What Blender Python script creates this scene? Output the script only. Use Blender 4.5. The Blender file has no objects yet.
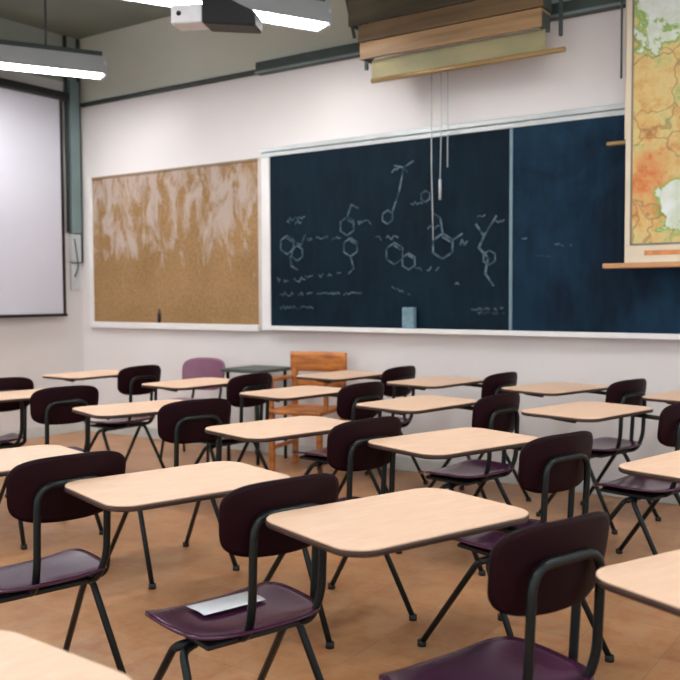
import bpy, bmesh, math, random
from mathutils import Vector, Matrix
random.seed(4)
S = bpy.context.scene
COL = S.collection
PI = math.pi

# ---------------------------------------------------------------- materials
def lin(c):
    return tuple(((v/255)/12.92 if v/255 <= .04045 else ((v/255+.055)/1.055)**2.4) for v in c)+(1,)

def mat(name, rgb, rough=.5, metal=0., var=0., scale=8., rgb2=None, spec=.5, bump=0., stretch=(1,1,1), emit=0., coat=0.):
    m = bpy.data.materials.new(name); m.use_nodes = True
    nt = m.node_tree; b = nt.nodes['Principled BSDF']
    b.inputs['Roughness'].default_value = rough; b.inputs['Metallic'].default_value = metal
    b.inputs['Specular IOR Level'].default_value = spec
    b.inputs['Coat Weight'].default_value = coat
    c = lin(rgb)
    tc = nt.nodes.new('ShaderNodeTexCoord'); mp = nt.nodes.new('ShaderNodeMapping')
    mp.inputs['Scale'].default_value = stretch
    nt.links.new(tc.outputs['Object'], mp.inputs[0])
    nz = nt.nodes.new('ShaderNodeTexNoise'); nz.inputs['Scale'].default_value = scale; nz.inputs['Detail'].default_value = 5
    nt.links.new(mp.outputs[0], nz.inputs['Vector'])
    rp = nt.nodes.new('ShaderNodeValToRGB')
    c2 = lin(rgb2) if rgb2 else tuple(v*(1-var) for v in c[:3])+(1,)
    rp.color_ramp.elements[0].color = c2; rp.color_ramp.elements[0].position = .35
    rp.color_ramp.elements[1].color = c; rp.color_ramp.elements[1].position = .62
    nt.links.new(nz.outputs[0], rp.inputs[0]); nt.links.new(rp.outputs[0], b.inputs['Base Color'])
    if bump:
        bp = nt.nodes.new('ShaderNodeBump'); bp.inputs['Strength'].default_value = bump; bp.inputs['Distance'].default_value = .004
        nt.links.new(nz.outputs[0], bp.inputs['Height']); nt.links.new(bp.outputs[0], b.inputs['Normal'])
    if emit:
        b.inputs['Emission Color'].default_value = (1, .97, .93, 1); b.inputs['Emission Strength'].default_value = emit
    return m

def add(nt, kind, **kw):
    n = nt.nodes.new(kind)
    for k, v in kw.items(): setattr(n, k, v)
    return n

def ramp(nt, src, stops):
    r = nt.nodes.new('ShaderNodeValToRGB'); e = r.color_ramp.elements
    while len(e) < len(stops): e.new(.5)
    for i, (p, c) in enumerate(stops): e[i].position = p; e[i].color = c if len(c) == 4 else lin(c)
    nt.links.new(src, r.inputs[0]); return r.outputs[0]

def mix(nt, fac, a, b, mode='MIX'):
    m = nt.nodes.new('ShaderNodeMix'); m.data_type = 'RGBA'; m.blend_type = mode
    for s, v in ((m.inputs[0], fac), (m.inputs[6], a), (m.inputs[7], b)):
        if hasattr(v, 'is_linked') or hasattr(v, 'links'): nt.links.new(v, s)
        else: s.default_value = v if not isinstance(v, tuple) or len(v) == 4 else lin(v)
    return m.outputs[2]

def noise(nt, vec, scale, detail=4, rough=.5, dist=0.):
    n = nt.nodes.new('ShaderNodeTexNoise'); n.inputs['Scale'].default_value = scale; n.inputs['Detail'].default_value = detail
    n.inputs['Roughness'].default_value = rough; n.inputs['Distortion'].default_value = dist
    nt.links.new(vec, n.inputs['Vector']); return n.outputs[0]

def vec(nt, scale=(1,1,1), loc=(0,0,0)):
    tc = nt.nodes.new('ShaderNodeTexCoord'); mp = nt.nodes.new('ShaderNodeMapping')
    mp.inputs['Scale'].default_value = scale; mp.inputs['Location'].default_value = loc
    nt.links.new(tc.outputs['Object'], mp.inputs[0]); return mp.outputs[0]

def base(name, rough=.5, spec=.5):
    m = bpy.data.materials.new(name); m.use_nodes = True; nt = m.node_tree
    b = nt.nodes['Principled BSDF']; b.inputs['Roughness'].default_value = rough; b.inputs['Specular IOR Level'].default_value = spec
    return m, nt, b

# floor: warm vinyl tiles, mottled
m_floor, nt, b = base('floor_tile', .42, .5)
v = vec(nt)
n1 = noise(nt, v, 2.2, 6, .65); n2 = noise(nt, v, 11, 6, .7)
c1 = ramp(nt, n1, [(.3, (150, 99, 64)), (.5, (178, 126, 84)), (.68, (196, 142, 100))])
c2 = ramp(nt, n2, [(.34, (160, 90, 48)), (.55, (188, 146, 104)), (.72, (172, 154, 134))])
c = mix(nt, .5, c1, c2)
br = nt.nodes.new('ShaderNodeTexBrick'); br.offset = 0
br.inputs['Scale'].default_value = 1; br.inputs['Brick Width'].default_value = .305; br.inputs['Row Height'].default_value = .305
br.inputs['Mortar Size'].default_value = .002
br.inputs['Color1'].default_value = (.86, .86, .86, 1); br.inputs['Color2'].default_value = (1.0, 1.0, 1.0, 1); br.inputs['Mortar'].default_value = (.7, .7, .7, 1)
nt.links.new(v, br.inputs['Vector'])
c = mix(nt, 1., c, br.outputs[0], 'MULTIPLY'); nt.links.new(c, b.inputs['Base Color'])
nt.links.new(ramp(nt, n2, [(.3, (.3,.3,.3,1)), (.7, (.44,.44,.44,1))]), b.inputs['Roughness'])

# wall colour in two bands: pale below the conduit line, grey green above it
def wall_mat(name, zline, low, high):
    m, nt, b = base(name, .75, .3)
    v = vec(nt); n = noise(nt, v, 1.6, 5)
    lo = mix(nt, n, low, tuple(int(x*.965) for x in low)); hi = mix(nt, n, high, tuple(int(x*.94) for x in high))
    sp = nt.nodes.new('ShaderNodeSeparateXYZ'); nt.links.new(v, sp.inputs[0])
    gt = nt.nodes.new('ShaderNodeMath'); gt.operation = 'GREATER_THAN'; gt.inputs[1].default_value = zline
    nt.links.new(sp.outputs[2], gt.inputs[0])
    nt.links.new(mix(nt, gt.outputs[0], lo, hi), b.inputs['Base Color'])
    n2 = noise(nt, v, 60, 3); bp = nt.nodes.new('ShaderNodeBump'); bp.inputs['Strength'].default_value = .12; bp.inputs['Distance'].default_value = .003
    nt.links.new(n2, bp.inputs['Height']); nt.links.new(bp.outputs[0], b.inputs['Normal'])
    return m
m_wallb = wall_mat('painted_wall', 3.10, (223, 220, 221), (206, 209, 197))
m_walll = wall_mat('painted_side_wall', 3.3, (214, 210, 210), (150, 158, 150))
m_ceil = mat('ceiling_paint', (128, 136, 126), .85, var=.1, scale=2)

# desk laminate
m_top, nt, b = base('desk_laminate', .5, .35)
v = vec(nt, (1, 5, 1)); n = noise(nt, v, 9, 6, .6)
nt.links.new(ramp(nt, n, [(.3, (220, 184, 158)), (.52, (224, 190, 164)), (.72, (228, 197, 174))]), b.inputs['Base Color'])
m_edge = mat('desk_edge', (58, 34, 24), .5, var=.3, scale=10)
m_plum = mat('plum_plastic', (72, 28, 62), .2, var=.25, scale=3, spec=.6)
m_back = mat('maroon_plastic', (32, 9, 16), .5, var=.25, scale=3, spec=.1)
m_tube = mat('bronze_tube', (30, 36, 37), .34, .55, var=.3, scale=5)
m_glide = mat('rubber_glide', (28, 28, 28), .7, var=.2)
m_plate = mat('black_underplate', (30, 28, 30), .6, var=.2)
m_lilac = mat('lilac_plastic', (120, 72, 98), .35, var=.15, scale=4)
m_slate = mat('slate_laminate', (70, 80, 76), .5, var=.2, scale=6)
m_oak = mat('golden_oak', (196, 122, 56), .45, rgb2=(150, 84, 34), scale=6, stretch=(1, 1, 5))
m_paper = mat('paper', (232, 236, 244), .5, var=.06, scale=20)
m_alum = mat('aluminium', (188, 196, 200), .4, .3, var=.1, scale=6)
m_white = mat('white_frame', (226, 226, 228), .5, var=.06, scale=5)
m_tray = mat('pale_grey_metal', (196, 190, 186), .5, .1, var=.1)  # pale warm grey metal of the cork board's right stile
m_divider = mat('divider_strip', (112, 136, 150), .45, .2, var=.15, scale=14)
m_black = mat('black_plastic', (14, 16, 20), .45, var=.3)
m_screen = mat('screen_fabric', (196, 197, 209), .8, var=.03, scale=2, spec=.1)
m_teal = mat('teal_trunking', (118, 138, 140), .5, var=.25, scale=3, stretch=(1, 1, .4))
m_dkteal = mat('dark_conduit', (62, 74, 72), .55, var=.25, scale=3)
m_pale = mat('pale_switchbox', (196, 200, 204), .5, var=.12, scale=6)
m_refl = mat('lamp_housing', (168, 174, 178), .5, var=.12, scale=3)
m_tubeglow = mat('fluorescent_tube', (250, 250, 250), .5, emit=24.)
m_chalk = mat('chalk', (96, 116, 128), .9, rgb2=(40, 60, 72), scale=16, spec=0)
m_cord = mat('pull_cord', (190, 198, 204), .8, var=.2)
m_caseA = mat('case_wood_tan', (158, 126, 88), .55, rgb2=(120, 92, 60), scale=3, stretch=(.5, 1, 7))
m_caseB = mat('case_wood_brown', (112, 88, 58), .55, rgb2=(82, 64, 40), scale=3, stretch=(.5, 1, 7))
m_caseC = mat('case_wood_dark', (76, 66, 46), .6, rgb2=(56, 50, 36), scale=3, stretch=(.5, 1, 7))
m_olive = mat('olive_map_cloth', (158, 150, 112), .7, rgb2=(122, 120, 92), scale=2.2, stretch=(1, 1, 2))
m_dowel = mat('wood_dowel', (150, 122, 76), .5, rgb2=(120, 94, 56), scale=6, stretch=(.3, 1, 1))
m_dowel2 = mat('pale_wood_rail', (200, 150, 104), .5, rgb2=(168, 116, 74), scale=5, stretch=(.4, 1, 1))
m_cream = mat('cream_map_cloth', (216, 204, 184), .8, var=.1, scale=4)

# slate chalkboard with erased-chalk haze
def board_mat(name, deep, haze, amount, cx=1.2):
    m, nt, b = base(name, .7, .12)
    v = vec(nt, (1, 1, .8), (cx, 0, 0)); n = noise(nt, v, 1.7, 6, .62, .5); n2 = noise(nt, vec(nt, (4, 1, 1)), 4, 4)
    k = mix(nt, amount, deep, ramp(nt, n, [(.42, deep), (.72, haze)]))
    nt.links.new(mix(nt, .25, k, ramp(nt, n2, [(.4, deep), (.75, haze)])), b.inputs['Base Color'])
    return m
m_board1 = board_mat('slate_left', (5, 21, 33), (16, 44, 60), .55)
m_board2 = board_mat('slate_right', (9, 26, 42), (26, 60, 84), 1., 5.2)

# cork with pale streaks in its upper half
m_cork, nt, b = base('cork', .85, .2)
v = vec(nt)
fine = noise(nt, v, 45, 3, .7); broad = noise(nt, v, 2, 4)
c = mix(nt, .35, ramp(nt, broad, [(.35, (134, 104, 66)), (.65, (156, 124, 86))]), ramp(nt, fine, [(.35, (116, 88, 56)), (.65, (172, 140, 104))]))
sm = noise(nt, vec(nt, (3.2, 1, 1.4), (2, 0, 0)), 2.2, 6, .65, .6)
sp = nt.nodes.new('ShaderNodeSeparateXYZ'); nt.links.new(v, sp.inputs[0])
mr = nt.nodes.new('ShaderNodeMapRange'); mr.inputs[1].default_value = 1.35; mr.inputs[2].default_value = 2.0; mr.inputs[3].default_value = -.16; mr.inputs[4].default_value = .06
nt.links.new(sp.outputs[2], mr.inputs[0])
ad = nt.nodes.new('ShaderNodeMath'); nt.links.new(sm, ad.inputs[0]); nt.links.new(mr.outputs[0], ad.inputs[1])
f = ramp(nt, ad.outputs[0], [(.48, (0, 0, 0, 1)), (.62, (.62, .62, .62, 1))])
nt.links.new(mix(nt, f, c, (186, 176, 174)), b.inputs['Base Color'])

# wall map: land tints with pale seas
m_map, nt, b = base('map_print', .6, .3)
v = vec(nt)
def blob(cx, cz, r):
    d = nt.nodes.new('ShaderNodeVectorMath'); d.operation = 'DISTANCE'; d.inputs[1].default_value = (cx, -.205, cz); nt.links.new(v, d.inputs[0])
    m = nt.nodes.new('ShaderNodeMapRange'); m.inputs[1].default_value = 0; m.inputs[2].default_value = r; m.inputs[3].default_value = .5; m.inputs[4].default_value = 0
    nt.links.new(d.outputs[1], m.inputs[0]); return m.outputs[0]
def plus(a, b_):
    m = nt.nodes.new('ShaderNodeMath'); nt.links.new(a, m.inputs[0]); nt.links.new(b_, m.inputs[1]); return m.outputs[0]
n1 = noise(nt, v, 5.5, 6, .65, .5); n2 = noise(nt, vec(nt, (1, 1, 1), (3, 0, 2)), 6, 6, .7, .3)
land = ramp(nt, n2, [(.34, (184, 134, 82)), (.43, (200, 166, 104)), (.53, (206, 184, 126)), (.62, (178, 178, 116)), (.72, (126, 152, 86))])
warm = ramp(nt, n2, [(.34, (176, 84, 42)), (.5, (198, 124, 72)), (.66, (206, 164, 108))])
hot = ramp(nt, plus(blob(5.42, 1.95, .42), n1), [(.68, (0, 0, 0, 1)), (.92, (1, 1, 1, 1))])
land = mix(nt, hot, land, warm)
seaf = plus(plus(blob(5.56, 2.98, .42), blob(5.66, 1.82, .34)), plus(blob(6.3, 2.4, .5), n1))
sea = ramp(nt, n2, [(.4, (216, 222, 222)), (.6, (196, 206, 190))])
fr = ramp(nt, seaf, [(.66, (0, 0, 0, 1)), (.70, (1, 1, 1, 1)), (.72, (1, 1, 1, 1))])
msk = ramp(nt, seaf, [(.72, (0, 0, 0, 1)), (.75, (1, 1, 1, 1))])
c = mix(nt, fr, land, (136, 168, 92))
vo = nt.nodes.new('ShaderNodeTexVoronoi'); vo.feature = 'DISTANCE_TO_EDGE'; vo.inputs['Scale'].default_value = 4.5
wob = nt.nodes.new('ShaderNodeTexNoise'); wob.inputs['Scale'].default_value = 7; nt.links.new(v, wob.inputs['Vector'])
wm_ = nt.nodes.new('ShaderNodeMix'); wm_.data_type = 'VECTOR'; wm_.inputs[0].default_value = .22
nt.links.new(v, wm_.inputs[4]); nt.links.new(wob.outputs[1], wm_.inputs[5]); nt.links.new(wm_.outputs[1], vo.inputs['Vector'])
ln = ramp(nt, vo.outputs[0], [(.012, (.5, .5, .5, 1)), (.035, (0, 0, 0, 1))])
c = mix(nt, ln, c, (120, 84, 58))
nt.links.new(mix(nt, msk, c, sea), b.inputs['Base Color'])

# ---------------------------------------------------------------- mesh helpers
def link(name, bm, material, parent=None, smooth=False, loc=None, rot=None):
    me = bpy.data.meshes.new(name)
    bmesh.ops.recalc_face_normals(bm, faces=bm.faces)
    bm.to_mesh(me); bm.free()
    if smooth:
        for p in me.polygons: p.use_smooth = True
    me.materials.append(material)
    o = bpy.data.objects.new(name, me); COL.objects.link(o)
    if parent: o.parent = parent
    if loc: o.location = loc
    if rot: o.rotation_euler = rot
    return o

def box(bm, lo, hi, bevel=0., mtx=None, seg=2):
    r = bmesh.ops.create_cube(bm, size=1.0)
    vs = r['verts']
    c = (Vector(lo)+Vector(hi))/2; s = Vector(hi)-Vector(lo)
    for v in vs: v.co = Vector((v.co.x*s.x, v.co.y*s.y, v.co.z*s.z))+c
    if bevel:
        es = list({e for v in vs for e in v.link_edges})
        r = bmesh.ops.bevel(bm, geom=es, offset=bevel, segments=seg, profile=.5, affect='EDGES')
        vs = list({v for f in r['faces'] for v in f.verts} | {v for v in vs if v.is_valid})
    if mtx: bmesh.ops.transform(bm, matrix=mtx, verts=vs)
    return bm

def B(lo, hi, bevel=0.):
    return box(bmesh.new(), lo, hi, bevel)

def fillet(pts, r, n=5):
    pts = [Vector(p) for p in pts]
    out = [pts[0]]
    for i in range(1, len(pts)-1):
        a, b, c = pts[i-1], pts[i], pts[i+1]
        u = a-b; w = c-b
        k = min(r, u.length*.49, w.length*.49)
        p0 = b+u.normalized()*k; p1 = b+w.normalized()*k
        for j in range(n+1):
            t = j/n; out.append((1-t)**2*p0+2*t*(1-t)*b+t*t*p1)
    out.append(pts[-1]); return out

def tube(bm, pts, rad=.011, r=.04, seg=10, closed=False):
    P = fillet(pts, r) if r else [Vector(p) for p in pts]
    rings = []; up = None
    for i, p in enumerate(P):
        t = (P[min(i+1, len(P)-1)]-P[max(i-1, 0)]).normalized()
        if up is None:
            up = t.orthogonal().normalized()
        up = (up-t*up.dot(t)).normalized(); sd = t.cross(up)
        rings.append([bm.verts.new(p+rad*(math.cos(2*PI*k/seg)*up+math.sin(2*PI*k/seg)*sd)) for k in range(seg)])
    for a, b in zip(rings, rings[1:]):
        for k in range(seg): bm.faces.new((a[k], a[(k+1) % seg], b[(k+1) % seg], b[k]))
    bm.faces.new(rings[0][::-1]); bm.faces.new(rings[-1])
    return bm

def rrect(w, d, r, n=8, trap=0.):
    out = []
    for sx, sy, a0 in ((1, 1, 0), (-1, 1, 90), (-1, -1, 180), (1, -1, 270)):
        for k in range(n+1):
            a = math.radians(a0+90*k/n)
            x = sx*(w/2-r)+r*math.cos(a); y = sy*(d/2-r)+r*math.sin(a)
            out.append((x*(1+trap*y/d), y))
    return out

def slab(bm, outline, z0, z1, bev=.004):
    n = len(outline)
    cx = sum(p[0] for p in outline)/n; cy = sum(p[1] for p in outline)/n
    def ring(z, ins):
        out = []
        for x, y in outline:
            d = math.hypot(x-cx, y-cy); k = (d-ins)/d
            out.append(bm.verts.new((cx+(x-cx)*k, cy+(y-cy)*k, z)))
        return out
    R = [ring(z0, bev), ring(z0+bev, 0), ring(z1-bev, 0), ring(z1, bev)]
    for a, b in zip(R, R[1:]):
        for k in range(n): bm.faces.new((a[k], a[(k+1) % n], b[(k+1) % n], b[k]))
    bm.faces.new(R[0][::-1]); bm.faces.new(R[-1]); return bm

def shell(fn, nu, nv, th):
    """closed thin shell; fn(u,v)->Vector with u,v in 0..1"""
    bm = bmesh.new()
    G = [[fn(i/nu, j/nv) for j in range(nv+1)] for i in range(nu+1)]
    N = [[None]*(nv+1) for _ in range(nu+1)]
    for i in range(nu+1):
        for j in range(nv+1):
            a = G[min(i+1, nu)][j]-G[max(i-1, 0)][j]; b2 = G[i][min(j+1, nv)]-G[i][max(j-1, 0)]
            c = a.cross(b2); N[i][j] = c.normalized() if c.length > 1e-9 else Vector((0, 0, 1))
    A = [[bm.verts.new(G[i][j]+N[i][j]*th/2) for j in range(nv+1)] for i in range(nu+1)]
    C = [[bm.verts.new(G[i][j]-N[i][j]*th/2) for j in range(nv+1)] for i in range(nu+1)]
    for i in range(nu):
        for j in range(nv):
            bm.faces.new((A[i][j], A[i+1][j], A[i+1][j+1], A[i][j+1]))
            bm.faces.new((C[i][j], C[i][j+1], C[i+1][j+1], C[i+1][j]))
    per = [(i, 0) for i in range(nu)]+[(nu, j) for j in range(nv)]+[(i, nv) for i in range(nu, 0, -1)]+[(0, j) for j in range(nv, 0, -1)]
    for k in range(len(per)):
        i, j = per[k]; i2, j2 = per[(k+1) % len(per)]
        bm.faces.new((A[i][j], A[i2][j2], C[i2][j2], C[i][j]))
    return bm

def squircle(u, v, p=3.4):
    """map the unit square to a rounded rectangle in -1..1"""
    a, b2 = 2*u-1, 2*v-1
    m = max(abs(a), abs(b2))
    if m < 1e-6: return 0., 0.
    k = m/((abs(a)**p+abs(b2)**p)**(1/p))
    return a*k, b2*k

def tag(o, label, cat, group=None, kind=None):
    o['label'] = label; o['category'] = cat
    if group: o['group'] = group
    if kind: o['kind'] = kind
    return o
def struct(o):
    o['kind'] = 'structure'; return o
def empty(name, loc=(0, 0, 0), rz=0.):
    o = bpy.data.objects.new(name, None); COL.objects.link(o); o.location = loc; o.rotation_euler = (0, 0, rz)
    o.empty_display_size = .1
    return o

# ---------------------------------------------------------------- the room
XR, YF, ZC = 9.2, -9.0, 3.73
struct(link('floor', B((-.15, YF, -.1), (XR, .15, 0)), m_floor))
struct(link('ceiling', B((-.15, YF, ZC), (XR, .15, ZC+.1)), m_ceil))
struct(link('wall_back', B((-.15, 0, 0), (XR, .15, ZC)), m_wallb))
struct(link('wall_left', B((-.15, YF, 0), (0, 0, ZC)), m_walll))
bm = B((0, -.012, 0), (XR, -.0005, .1), .004)
struct(link('baseboard_back', bm, mat('baseboard_vinyl', (198, 200, 198), .5, var=.1)))
struct(link('baseboard_left', B((.0005, YF, 0), (.012, -.013, .1), .004), bpy.data.materials['baseboard_vinyl']))

# ---------------------------------------------------------------- chalkboard
CX0, CX1, CDIV, CZ0, CZ1 = 2.35, 6.45, 4.44, 1.052, 2.409
cb = tag(empty('chalkboard', (CX0, -.0, CZ0)), 'long dark blue slate chalkboard covered in faint chalk drawings, behind the desks', 'chalkboard')
cb.location = (0, 0, 0)
link('slate_panel', B((CX0, -.022, CZ0), (CDIV-.012, -.002, CZ1)), m_board1, cb)['label'] = 'darker left slate panel with chalk drawings'
link('slate_panel', B((CDIV+.012, -.022, CZ0), (CX1, -.002, CZ1)), m_board2, cb)['label'] = 'bluer right slate panel with erased chalk haze'
link('divider_strip', B((CDIV-.012, -.03, CZ0), (CDIV+.012, -.001, CZ1), .003), m_divider, cb)
link('frame_rail', B((CX0-.075, -.035, CZ1), (CX1+.05, -.001, CZ1+.035), .004), m_alum, cb)
link('frame_rail', B((CX0-.075, -.05, CZ1+.036), (CX1+.05, -.001, CZ1+.07), .004), m_alum, cb)
link('frame_stile', B((CX0-.085, -.035, CZ0-.04), (CX0, -.001, CZ1-.0005), .004), m_white, cb)
link('frame_stile', B((CX1, -.035, CZ0-.04), (CX1+.05, -.001, CZ1-.0005), .004), m_white, cb)
bm = bmesh.new()
box(bm, (CX0, -.09, CZ0-.032), (CX1, -.001, CZ0-.012), .003); box(bm, (CX0, -.096, CZ0-.032), (CX1, -.088, CZ0+.002), .003)
box(bm, (CX0, -.03, CZ0-.012), (CX1, -.001, CZ0), 0)
link('chalk_tray', bm, m_white, cb)

# chalk marks (molecule sketches and scribbled lines) as thin raised strokes
ck = bmesh.new()
YB = -.0232
def stroke(pts, w=.009):
    w *= 1.7
    for (x0, z0), (x1, z1) in zip(pts, pts[1:]):
        d = Vector((x1-x0, 0, z1-z0))
        if d.length < 1e-5: continue
        d.normalize(); n = Vector((-d.z, 0, d.x))*w/2; e = d*w*.35
        a = Vector((x0, YB, z0))-e; c = Vector((x1, YB, z1))+e
        q = [a+n, c+n, c-n, a-n]
        f0 = [ck.verts.new(p) for p in q]; f1 = [ck.verts.new(p+Vector((0, .0015, 0))) for p in q]
        ck.faces.new(f0); ck.faces.new(f1[::-1])
        for k in range(4): ck.faces.new((f0[k], f0[(k+1) % 4], f1[(k+1) % 4], f1[k]))
def hexa(cx, cz, r, w=.007, inner=True, rot=0.):
    P = [(cx+r*math.cos(rot+PI/3*k+PI/6), cz+r*math.sin(rot+PI/3*k+PI/6)) for k in range(7)]
    stroke(P, w)
    if inner: stroke([(cx+r*.72*math.cos(rot+PI/3*k+PI/6), cz+r*.72*math.sin(rot+PI/3*k+PI/6)) for k in (0, 1)], w)
    return P
def scrib(x, z, L, h=.028, w=.006, slope=0.):
    pts = []; t = 0
    while t < L:
        pts.append((x+t, z+slope*t+random.uniform(-h, h)*.6)); t += random.uniform(.009, .022)
        if random.random() < .12 and len(pts) > 2: stroke(pts, w); pts = []; t += .03
    if len(pts) > 1: stroke(pts, w)
def chain(P, w=.008): stroke(P, w)
# left cluster
scrib(2.53, 1.90, .17); scrib(2.52, 1.875, .15)
hexa(2.52, 1.70, .075); hexa(2.62, 1.63, .06, inner=False); chain([(2.58, 1.73), (2.66, 1.69), (2.70, 1.77)]); scrib(2.72, 1.74, .26, .03); chain([(2.55, 1.61), (2.56, 1.53), (2.62, 1.5)])
scrib(2.42, 1.42, .28, .032); scrib(2.70, 1.44, .34, .02, slope=.06); scrib(2.44, 1.31, .24, .03); scrib(2.72, 1.31, .52, .018); scrib(2.44, 1.2, .34, .022)
# second cluster
hexa(3.10, 1.82, .07); hexa(3.13, 1.66, .07); chain([(3.1, 1.89), (3.14, 1.98), (3.2, 1.95)]); chain([(3.13, 1.59), (3.16, 1.5), (3.11, 1.46)]); scrib(3.2, 1.84, .12, .03); scrib(2.99, 1.74, .06)
hexa(3.46, 1.87, .05, inner=False); chain([(3.5, 1.9), (3.56, 2.05), (3.6, 2.22)]); chain([(3.6, 2.22), (3.52, 2.24)]); chain([(3.6, 2.22), (3.68, 2.26)]); scrib(3.5, 2.2, .13, .035)
scrib(3.36, 1.72, .2, .03); hexa(3.52, 1.60, .08); hexa(3.64, 1.54, .06); scrib(3.7, 1.48, .2); scrib(3.5, 1.36, .16, .02, slope=-.4)
hexa(3.92, 1.64, .09, w=.009); chain([(3.92, 1.73), (3.9, 1.84), (3.84, 1.88)]); chain([(4.0, 1.68), (4.07, 1.72)]); scrib(4.06, 1.66, .08, .035, .009); scrib(3.8, 1.78, .1, .03)
hexa(3.78, 2.0, .04, inner=False); scrib(3.66, 1.96, .14, .025)
chain([(4.18, 1.78), (4.24, 1.7), (4.2, 1.62), (4.27, 1.55), (4.25, 1.44), (4.31, 1.36)], .01); chain([(4.24, 1.7), (4.33, 1.83)]); scrib(4.19, 1.84, .08); scrib(4.33, 1.8, .06); hexa(4.28, 1.55, .05, inner=False); scrib(4.02, 1.38, .08, .03)
scrib(4.15, 1.2, .24, .016, .009); scrib(4.2, 1.17, .2, .012, .008)
# traces on the right panel
scrib(4.62, 1.55, .09, .02); scrib(4.52, 1.66, .06, .02); scrib(4.75, 1.62, .12, .014); scrib(5.6, 1.3, .07, .025)
link('chalk_drawing', ck, m_chalk, cb)

# eraser and cup on the tray
er = link('chalk_eraser', box(bmesh.new(), (3.615, -.078, CZ0-.0115), (3.715, -.036, CZ0+.155), .006), mat('dusty_blue_felt', (116, 146, 160), .9, var=.25, scale=30))
tag(er, 'pale blue upright chalk eraser standing on the chalkboard tray', 'eraser')
# pull cords in front of the board
def cord(name, pts, label, weight=None, cat='cord', rad=.004, group=None, mm=None):
    r = tag(empty(name, pts[0]), label, cat, group)
    o = link('string', tube(bmesh.new(), [Vector(p)-Vector(pts[0]) for p in pts], rad, 0, 6), mm or m_cord, r, True)
    if weight:
        w = bmesh.new(); p = Vector(pts[-1])-Vector(pts[0])
        tube(w, [p+Vector((0, 0, .02)), p, p-Vector((0, 0, weight))], rad*2.6, 0, 8); link('pull_weight', w, m_cord, r, True)
    return r

# ---------------------------------------------------------------- cork board
KX0, KX1, KZ0, KZ1 = .187, 2.228, 1.057, 2.392
kb = tag(empty('cork_board', (0, 0, 0)), 'brown cork notice board in white frame left of the chalkboard, pale patches across it', 'notice board')
link('cork_panel', B((KX0, -.018, KZ0), (1.02, -.002, KZ1)), m_cork, kb)
link('cork_panel', B((1.023, -.018, KZ0), (KX1, -.002, KZ1)), m_cork, kb)
link('frame_stile', B((KX0-.05, -.035, KZ0-.055), (KX0, -.001, KZ1+.02), .004), m_white, kb)
link('frame_stile', B((KX1, -.033, KZ0-.055), (CX0-.087, -.001, KZ1+.02), .004), m_tray, kb)
link('frame_rail', B((KX0+.001, -.03, KZ1), (KX1-.001, -.001, KZ1+.02), .003), mat('thin_brown_trim', (150, 128, 104), .6, var=.15), kb)
link('frame_rail', B((KX0+.001, -.05, KZ0-.055), (KX1-.001, -.001, KZ0), .005), m_white, kb)
bt = tag(empty('marker_bottle', (1.072, -.034, KZ0)), 'small dark bottle standing on the lower ledge of the cork board', 'bottle')
b_ = bmesh.new(); tube(b_, [(0, 0, .0005), (0, 0, .085)], .014, 0, 12); link('bottle_body', b_, m_black, bt, True)
b_ = bmesh.new(); tube(b_, [(0, 0, .0855), (0, 0, .125)], .008, 0, 10); link('cap', b_, m_dkteal, bt, True)

# ---------------------------------------------------------------- projection screen on the left wall
ps = tag(empty('projection_screen', (0, 0, 0)), 'white roll-down projection screen with black border on left wall', 'projection screen')
link('screen_fabric', B((.085, -2.75, 1.14), (.089, -.300, 3.1)), m_screen, ps)
link('side_border', B((.084, -.300, 1.14), (.090, -.265, 3.1)), m_black, ps)
link('side_border', B((.084, -2.79, 1.14), (.090, -2.75, 3.1)), m_black, ps)
link('bottom_bar', B((.074, -2.8, 1.112), (.100, -.255, 1.139), .006), m_black, ps)
link('roller_case', B((.04, -2.86, 3.101), (.14, -.215, 3.175), .015), m_black, ps)
link('wall_bracket', B((.001, -.34, 3.12), (.0395, -.30, 3.17)), m_black, ps)
link('wall_bracket', B((.001, -2.7, 3.12), (.0395, -2.66, 3.17)), m_black, ps)

# corner trunking, switch box
tr = tag(empty('cable_trunking', (0, 0, 0)), 'tall grey green vertical cable duct in the corner beside the screen', 'cable duct')
link('duct_cover', B((.001, -.15, 1.89), (.06, -.045, 3.32), .006), m_teal, tr)
link('duct_pipe', tube(bmesh.new(), [(.022, -.022, 1.62), (.022, -.022, 3.72)], .016, 0, 10), m_dkteal, tr, True)
link('duct_pipe', tube(bmesh.new(), [(.024, -.172, 1.9), (.024, -.172, 3.72)], .016, 0, 10), m_dkteal, tr, True)
sb = tag(empty('switch_box', (0, 0, 0)), 'pale wall switch box under the corner cable duct', 'switch box')
link('box_body', B((.001, -.155, 1.62), (.05, -.045, 1.885), .008), m_pale, sb)
link('lower_panel', B((.001, -.15, 1.36), (.03, -.05, 1.61), .006), m_pale, sb)
link('cable', tube(bmesh.new(), [(.056, -.13, 1.84), (.06, -.11, 1.7), (.052, -.085, 1.58), (.04, -.12, 1.48)], .006, .04, 6), m_dkteal, sb, True)

# conduit along the wall and the long dark rail box on it
tag(link('wall_conduit', tube(bmesh.new(), [(.07, -.025, 3.1), (2.24, -.025, 3.1)], .021, 0, 10), m_dkteal, None, True), 'thin dark pipe running along the wall above the cork board', 'pipe')
rl = tag(empty('map_rail', (0, 0, 0)), 'long dark grey rail box high on wall above the chalkboard', 'rail')
link('rail_box', B((2.245, -.07, 3.07), (6.6, -.001, 3.165), .006), m_dkteal, rl)
link('rail_lip', B((2.245, -.082, 3.072), (6.6, -.0705, 3.09), .003), m_teal, rl)

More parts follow.
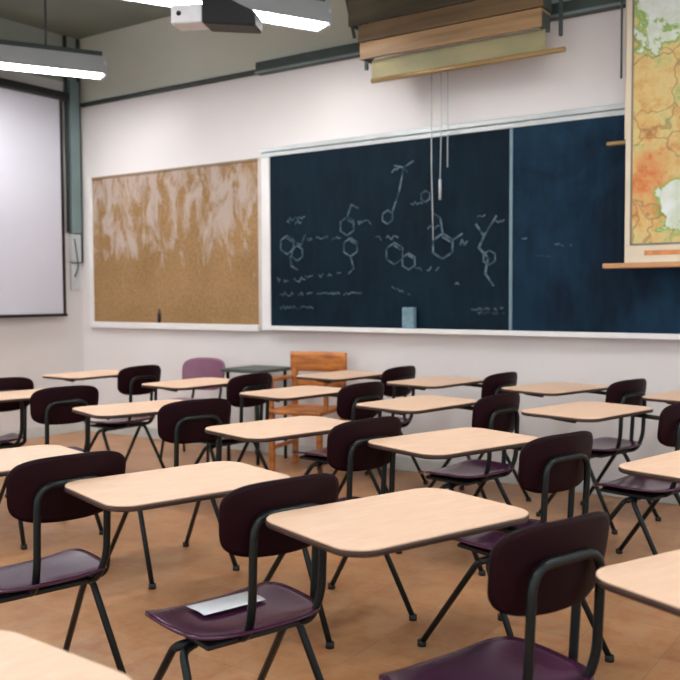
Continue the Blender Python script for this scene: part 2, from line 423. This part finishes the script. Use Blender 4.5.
# ---------------------------------------------------------------- map cases
def case(x0, x1, z0, z1, y0, y1, m, label):
    t = tag(empty('map_case', ((x0+x1)/2, (y0+y1)/2, z0)), label, 'map case', 'stacked wooden map cases above the chalkboard')
    L = x1-x0; D = (y1-y0); h = z1-z0
    link('case_board', B((-L/2, -D/2, 0), (L/2, -D/2+.018, h), .003), m, t)
    link('case_top', B((-L/2, -D/2+.0185, h-.016), (L/2, D/2, h), .002), m, t)
    for s in (-1, 1):
        xx = s*(L/2-.012)
        link('end_plate', B((xx-.01, -D/2+.0185, .0), (xx+.01, D/2, h-.0165), .002), m_dkteal, t)
    link('roller', tube(bmesh.new(), [(-L/2+.023, 0, h*.45), (L/2-.023, 0, h*.45)], min(h, D)*.3, 0, 14), m_cream, t, True)
    return t
case(3.47, 4.80, 2.93, 3.045, -.40, -.25, m_caseA, 'tan wooden map case, lowest of the three stacked above the chalkboard')
case(3.46, 4.81, 3.05, 3.165, -.405, -.25, m_caseB, 'brown wooden map case, middle of the three stacked above the chalkboard')
case(3.38, 4.83, 3.17, 3.42, -.41, -.25, m_caseC, 'tall dark wooden map case, topmost of the three above the chalkboard')
mb = tag(empty('case_bracket', (0, 0, 0)), 'dark metal bracket arms carrying the stacked wooden map cases', 'bracket')
for x in (3.42, 4.86):
    bm = bmesh.new(); box(bm, (x-.01, -.40, 3.425), (x+.01, -.001, 3.45)); box(bm, (x-.01, -.247, 2.9), (x+.01, -.225, 3.424)); box(bm, (x-.01, -.2245, 3.2), (x+.01, -.001, 3.225))
    link('bracket_arm', bm, m_dkteal, mb)
link('slanted_brace', tube(bmesh.new(), [(3.36, -.30, 3.12), (3.22, -.30, 3.72)], .012, 0, 8), m_dkteal, mb, True)
rm = tag(empty('rolled_map', (0, 0, 0)), 'pale olive rolled map below the tan map case, wooden rod along its edge', 'map')
link('map_sheet', B((3.53, -.338, 2.80), (4.80, -.332, 2.9295)), m_olive, rm)
link('bottom_rod', tube(bmesh.new(), [(3.535, -.345, 2.785), (4.93, -.345, 2.785)], .017, 0, 10), m_dowel, rm, True)

# ---------------------------------------------------------------- large wall map on the right
wm = tag(empty('wall_map', (0, 0, 0)), 'large orange and green pull-down land map hanging before the chalkboard', 'map')
link('map_sheet', B((5.305, -.207, 1.60), (6.75, -.202, 3.40)), m_map, wm)
bm = bmesh.new()
box(bm, (5.293, -.209, 1.602), (5.305, -.2, 3.40)); box(bm, (5.293, -.209, 1.588), (6.76, -.2, 1.60)); box(bm, (6.75, -.209, 1.602), (6.762, -.2, 3.4))
link('map_border', bm, mat('grey_map_border', (128, 124, 108), .7, var=.2), wm)
link('map_margin', B((5.262, -.206, 1.485), (6.78, -.203, 1.587)), m_cream, wm)
link('side_margin', B((5.262, -.206, 1.588), (5.2925, -.203, 3.40)), m_cream, wm)
bm = bmesh.new(); box(bm, (5.38, -.2085, 1.527), (6.55, -.2062, 1.556)); link('title_strip', bm, mat('orange_print', (214, 140, 84), .6, var=.2, scale=30), wm)
bm = bmesh.new(); box(bm, (5.13, -.222, 1.452), (6.85, -.19, 1.484), .008); link('bottom_rail', bm, m_dowel2, wm)
link('roller_case', B((5.18, -.3, 3.401), (6.85, -.13, 3.52), .01), m_caseB, wm)
bm = bmesh.new(); box(bm, (5.4, -.29, 3.521), (5.43, -.001, 3.545)); box(bm, (6.6, -.29, 3.521), (6.63, -.001, 3.545)); link('wall_bracket', bm, m_dkteal, wm)
wm2 = tag(empty('wall_map', (0, 0, 0)), 'cream backed map half hidden behind the orange land map, rod tip showing', 'map')
link('map_sheet', B((5.238, -.155, 2.235), (6.6, -.151, 3.36)), m_cream, wm2)
link('bottom_rail', B((5.13, -.17, 2.205), (6.7, -.14, 2.229), .007), m_dowel, wm2)
link('roller_case', B((5.16, -.127, 3.30), (6.7, -.09, 3.39), .01), m_caseC, wm2)
cord('pull_cord', [(5.222, -.18, 3.4), (5.222, -.18, 2.6)], 'thin dark cord hanging at the left edge of the orange wall map', rad=.007, mm=m_dkteal)
cord('pull_cord', [(3.87, -.1, 2.95), (3.872, -.1, 2.2), (3.885, -.1, 1.68)], 'longest pale cord hanging down over the chalk drawings', None, group='pull cords over the chalkboard')
cord('pull_cord', [(3.945, -.1, 2.95), (3.95, -.1, 2.5), (3.94, -.1, 2.08)], 'middle pull cord over the chalkboard, ending in a pale weight', .12, group='pull cords over the chalkboard')
cord('pull_cord', [(4.0, -.1, 2.95), (3.998, -.1, 2.18)], 'shortest thin cord, rightmost of three over the chalk drawings', None, group='pull cords over the chalkboard')

# ---------------------------------------------------------------- pendant fluorescent lamps
def pendant(label, loc, group='hanging fluorescent lamps', rz=-25):
    t = tag(empty('pendant_lamp', loc, math.radians(rz)), label, 'lamp', group)
    L = 1.9
    bm = bmesh.new()   # reflector trough, open below, along -y from its end at y=0
    prof = [(-.105, .0), (-.098, .0), (-.065, .125), (.065, .125), (.098, .0), (.105, .0), (.075, .145), (-.075, .145)]
    a = [bm.verts.new((x, 0, z)) for x, z in prof]; b2 = [bm.verts.new((x, -L, z)) for x, z in prof]
    n = len(prof)
    for k in range(n): bm.faces.new((a[k], a[(k+1) % n], b2[(k+1) % n], b2[k]))
    bm.faces.new(a[::-1]); bm.faces.new(b2)
    link('reflector', bm, m_refl, t)
    link('ballast_box', B((-.05, -L+.02, .146), (.05, -.02, .19), .006), m_dkteal, t)
    for x in (-.042, .042):
        link('fluorescent_tube', tube(bmesh.new(), [(x, -L+.03, .012), (x, -.03, .018)], .028, 0, 14), m_tubeglow, t, True)
    for y in (-.01, -L+.01):
        link('end_cap', B((-.09, y-.012, -.01), (.09, y+.012, .1), .004), m_pale, t)
    for y in (-.45, -L+.45):
        link('hanging_rod', tube(bmesh.new(), [(0, y, .19), (0, y, ZC-loc[2])], .008, 0, 8), m_dkteal, t, True)
    return t
pendant('hanging fluorescent lamp in front of the projection screen, left of the projector', (1.175, -.70, 3.08), rz=-28)
pendant('hanging fluorescent lamp behind the projector, its end toward the wooden map cases', (3.375, -.68, 3.10))
for x, y in ((5.66, -1.6), (7.9, -1.6), (1.10, -4.5), (3.38, -4.5), (5.66, -5.2), (7.9, -5.2)):
    pendant('hanging fluorescent lamp out of frame above the desks', (x, y, 3.3), 'lamps out of frame')

# ---------------------------------------------------------------- projector
pj = tag(empty('projector', (3.36, -1.90, 2.80), math.radians(25)), 'white and black projector hanging from the ceiling beside the lamp', 'projector')
link('projector_body', B((-.13, -.07, .02), (.055, .09, .125), .012), m_paper, pj)
bm = bmesh.new(); tube(bm, [(-.08, -.074, .075), (-.08, -.069, .075)], .014, 0, 16); link('lens_port', bm, m_black, pj, True)
bm = bmesh.new()
for i, (px, pz) in enumerate(((.056, .235), (.13, .235), (.17, .15), (.27, .09), (.40, .06), (.40, -.01), (.056, .03))):
    pass
P = [(.056, .24), (.14, .24), (.19, .14), (.26, .11), (.36, .06), (.36, -.02), (.056, .01)]
a = [bm.verts.new((x, -.08, z)) for x, z in P]; c_ = [bm.verts.new((x, .09, z)) for x, z in P]
for k in range(len(P)): bm.faces.new((a[k], a[(k+1) % len(P)], c_[(k+1) % len(P)], c_[k]))
bm.faces.new(a[::-1]); bm.faces.new(c_)
bmesh.ops.bevel(bm, geom=list(bm.edges), offset=.008, segments=2, affect='EDGES')
link('black_housing', bm, m_black, pj)
link('ceiling_pole', tube(bmesh.new(), [(.09, 0, .255), (.09, 0, .925)], .02, 0, 12), m_black, pj, True)
link('mount_plate', B((.0, -.07, .885), (.18, .07, .9285), .004), m_black, pj)

# ceiling pipes near the top of the picture
tag(link('ceiling_pipe', tube(bmesh.new(), [(3.1, -.35, 3.62), (3.1, -4.5, 3.62)], .035, 0, 12), m_dkteal, None, True), 'dark ceiling pipe above the second hanging lamp', 'pipe')

# ---------------------------------------------------------------- the combination desk
def make_desk(name='student_desk', mtop=m_top, mseat=m_plum, mbk=m_back):
    t = empty(name)
    W_, D_, H = .60, .412, .74
    o = rrect(W_, D_, .075, 9)
    top = link('desktop', slab(bmesh.new(), o, H-.004, H, .0012), mtop, t)
    link('edge_band', slab(bmesh.new(), rrect(W_+.004, D_+.004, .077, 9), H-.0185, H-.0042, .004), m_edge, top)
    # seat: shell, waterfall front, lifted rear and sides
    def seat(u, v):
        a, b2 = squircle(u, v, 4.0)
        x = -.005+a*.215; y = -.315+b2*.195
        z = .422+.018*abs(a)**3-.022*max(0, b2)**4+.022*max(0, -b2)**4-.006*(1-a*a)*(1-b2*b2)
        return Vector((x*(1-.06*(-b2 if b2 < 0 else 0)), y, z))
    link('seat', shell(seat, 22, 22, .009), mseat, t, True)
    # backrest: curved shell wrapped around the sitter
    def back(u, v):
        a, b2 = squircle(u, v, 4.2)
        w = .190+.007*b2
        x = .072+a*w; z = .714+b2*.095+.008*(1-a*a)*b2
        y = -.478+.046*a*a-.014*b2+.006*b2*b2
        return Vector((x, y, z))
    link('backrest', shell(back, 24, 16, .010), mbk, t, True)
    # inverted U behind the backrest, running down and forward beneath the seat
    R = .0115
    yb = -.481
    pts = [(-.05, -.12, .395), (-.05, -.45, .395), (-.05, yb+.002, .48), (-.05, yb-.010, .733), (.175, yb-.010, .733), (.175, yb+.002, .48), (.15, -.45, .395), (.11, -.12, .395)]
    link('back_frame', tube(bmesh.new(), pts, R, .06, 10), m_tube, t, True)
    # cross bars beneath the seat ending in the leg apexes
    bm = bmesh.new(); tube(bm, [(-.195, -.33, .378), (.21, -.33, .378)], R, 0, 10); tube(bm, [(-.10, -.14, .382), (.14, -.14, .382)], R*.8, 0, 8)
    link('seat_frame', bm, m_tube, t, True)
    link('seat_plate', B((-.155, -.43, .386), (.145, -.17, .402), .007), m_plate, t)
    for s in (-1, 1):
        for fy, ay in ((-.05, -.32), (-.56, -.34)):
            x0 = s*.17; x1 = s*.215
            f = [(x0-s*.03, ay, .378), (x0+s*.014, ay+(fy-ay)*.05, .372), (x1, fy, .012)]
            l = link('leg', tube(bmesh.new(), f, R, .05, 10), m_tube, t, True)
            g = bmesh.new(); tube(g, [(x1, fy, 0.0005), (x1, fy, .022)], .0165, 0, 10); link('foot_glide', g, m_glide, l, True)
    # desk arm: rises at the sitter's right, turns forward under the top
    arm = [(.17, -.355, .405), (.232, -.36, .42), (.238, -.365, .70), (.2, -.05, .700), (.12, .12, .702), (-.16, .12, .702)]
    arm = [(.17, -.36, .382), (.226, -.37, .392), (.230, -.385, .695), (.2, -.1, .7085), (.14, .12, .7085), (-.16, .12, .7085), (-.2, -.06, .7085)]
    link('desk_arm', tube(bmesh.new(), arm, R, .05, 10), m_tube, t, True)
    return t
def copy_tree(o, parent=None):
    c = o.copy(); COL.objects.link(c)
    if parent: c.parent = parent
    for ch in list(o.children): copy_tree(ch, c)
    return c

proto = make_desk()
desks = [ # x, y, rotation of the row axis (deg), label
 (5.789, -3.728, 71, 'student desk with the largest full tan top, nearest in the centre foreground'),
 (5.024, -3.738, 73, 'student desk in the left foreground whose plum seat holds a white sheet'),
 (4.25, -3.85, 76, 'student desk at left edge with purple seat seen below its maroon backrest'),
 (6.645, -3.74, 66, 'student desk cut off at the lower right edge of the picture'),
 (5.80, -5.07, 88, 'student desk cut off in the bottom left corner, only pale top showing'),
 (5.359, -2.601, 72, 'student desk in second row right of centre, maroon backrest before white wall'),
 (4.585, -2.675, 75, 'student desk in second row at centre, its backrest touching the foremost tan tops'),
 (3.565, -2.55, 72, 'student desk in second row left of centre, right behind the left foreground desk top'),
 (2.535, -2.51, 75, 'student desk in second row at left edge of the picture below the screen'),
 (6.30, -2.56, 76.0, 'student desk at right edge, middle distance, top cut by the frame'),
 (5.474, -1.435, 77, 'student desk in third row right, tan top under the chalkboard divider strip'),
 (4.645, -1.63, 80, 'student desk in third row centre, top below the chalk eraser'),
 (3.78, -1.545, 82, 'student desk in third row below the left end of the chalkboard'),
 (2.89, -1.47, 85, 'student desk in third row beneath the cork board, in front of lilac chair'),
 (1.80, -1.40, 88, 'student desk in third row far left under the cork board left end'),
 (4.957, -0.526, 74.0, 'student desk by the wall right of the divider strip, against the white wall'),
 (4.162, -0.560, 82.0, 'student desk by the wall in the middle, narrow tan top right of the wooden chair'),
 (3.38, -0.50, 85, 'student desk by the wall directly in front of the wooden chair'),
 (5.78, -0.53, 78.0, 'student desk by the wall at the right edge, left of frame cut'),
]
desks.append((1.80, -2.38, 73, 'student desk at far left edge, only its dark backrest in view'))
D0 = []
for i, (x, y, r, lab) in enumerate(desks):
    o = proto if i == 0 else copy_tree(proto)
    o.location = (x, y, 0); o.rotation_euler = (0, 0, math.radians(r))
    tag(o, lab, 'school desk', 'student desks with attached chairs'); D0.append(o)

# white sheet on the plum seat of the left foreground desk
bm = shell(lambda u, v: Vector(((u-.5)*.20, (v-.5)*.10, .0045*math.sin(u*PI)*0+.002*math.sin(v*5))), 6, 8, .001)
rz = math.radians(73); c_, s_ = math.cos(rz), math.sin(rz)
lx, ly = .01, -.25
ob = link('paper_sheet', bm, m_paper, None, True, (5.024+lx*c_-ly*s_, -3.738+lx*s_+ly*c_, .4315), (0, 0, rz))
tag(ob, 'white paper sheet lying on the plum seat in the left foreground', 'paper')

# ---------------------------------------------------------------- chairs by the wall
def plastic_chair(loc, rz):
    t = tag(empty('plastic_chair', loc, rz), 'lilac plastic chair facing the room below the cork board', 'chair')
    def seat(u, v):
        a, b2 = squircle(u, v, 4); return Vector((a*.21, b2*.2, .45+.015*abs(a)**3))
    def back(u, v):
        a, b2 = squircle(u, v, 3.6); return Vector((a*(.185+.01*b2), -.215+.05*a*a-.03*b2, .66+b2*.13))
    link('seat', shell(seat, 16, 16, .009), m_lilac, t, True)
    link('backrest', shell(back, 20, 14, .010), m_lilac, t, True)
    link('back_frame', tube(bmesh.new(), [(-.12, .1, .43), (-.12, -.2, .43), (-.12, -.245, .5), (-.12, -.262, .74), (.12, -.262, .74), (.12, -.245, .5), (.12, -.2, .43), (.12, .1, .43)], .011, .05), m_tube, t, True)
    for sx in (-1, 1):
        for sy in (-1, 1):
            l = link('leg', tube(bmesh.new(), [(sx*.15, sy*.1, .432), (sx*.17, sy*.14, .4), (sx*.2, sy*.22, .01)], .011, .03), m_tube, t, True)
    return t
plastic_chair((1.95, -.5, 0), math.radians(200))

def wooden_chair(loc, rz):
    t = tag(empty('wooden_chair', loc, rz), 'golden oak wooden chair standing against the wall below the chalkboard', 'chair')
    link('seat', B((-.22, -.2, .43), (.22, .22, .46), .01), m_oak, t)
    # curved top rail
    def rail(u, v):
        a = 2*u-1; return Vector((a*.235, -.235+.045*a*a, .715+v*.15))
    link('top_rail', shell(rail, 18, 4, .022), m_oak, t, True)
    def rail2(u, v):
        a = 2*u-1; return Vector((a*.19, -.222+.03*a*a, .60+v*.06))
    link('lower_rail', shell(rail2, 14, 3, .016), m_oak, t, True)
    for s in (-1, 1):
        link('back_post', box(bmesh.new(), (s*.205-.02, -.225, .0), (s*.205+.02, -.185, .76), .006), m_oak, t)
        link('front_leg', box(bmesh.new(), (s*.195-.019, .165, .0), (s*.195+.019, .205, .43), .006), m_oak, t)
        link('arm_rest', box(bmesh.new(), (s*.235-.028, -.19, .66), (s*.235+.028, .16, .685), .008), m_oak, t)
        link('arm_post', box(bmesh.new(), (s*.225-.016, .12, .455), (s*.225+.016, .15, .66), .004), m_oak, t)
        link('side_stretcher', box(bmesh.new(), (s*.2-.01, -.184, .16), (s*.2+.01, .164, .19), .004), m_oak, t)
    return t
wooden_chair((2.96, -.36, 0), math.radians(190))

# dark topped table slab between the lilac and the wooden chair
tb = tag(empty('side_table', (2.40, -.27, 0)), 'low dark topped side table between lilac chair and wooden chair', 'table')
link('table_top', slab(bmesh.new(), rrect(.40, .44, .03, 5), .705, .73, .003), m_slate, tb)
for sx in (-1, 1):
    for sy in (-1, 1):
        link('leg', tube(bmesh.new(), [(sx*.15, sy*.17, 0), (sx*.15, sy*.17, .7045)], .014, 0), m_tube, tb, True)

# ---------------------------------------------------------------- light
w = bpy.data.worlds.new('daylight'); S.world = w; w.use_nodes = True
bg = w.node_tree.nodes['Background']; bg.inputs[0].default_value = (.93, .97, 1.0, 1); bg.inputs[1].default_value = .8

# ---------------------------------------------------------------- camera
f, yaw, pitch, roll = 894.023, .608247, .0502264, -.0046435
C_ = Vector((6.952541, -5.656524, 1.297912))
cyw, syw, cp, sp_ = math.cos(yaw), math.sin(yaw), math.cos(pitch), math.sin(pitch)
F = Vector((-syw*cp, cyw*cp, -sp_)); Rr = Vector((cyw, syw, 0)); U = Rr.cross(F)
c, s = math.cos(roll), math.sin(roll)
R2 = c*Rr+s*U; U2 = -s*Rr+c*U
cam = bpy.data.cameras.new('camera'); co = bpy.data.objects.new('camera', cam); COL.objects.link(co)
M = Matrix((R2, U2, -F)).transposed().to_4x4(); M.translation = C_
co.matrix_world = M
cam.sensor_width = 36; cam.lens = f*36/680; cam.clip_start = .05
cam.dof.use_dof = True; cam.dof.focus_distance = 3.0; cam.dof.aperture_fstop = 4.0
S.camera = co
S.view_settings.view_transform = 'Standard'; S.view_settings.look = 'None'
S.view_settings.exposure = .75; S.view_settings.gamma = 1; S.view_settings.use_curve_mapping = False
S.cycles.use_denoising = True
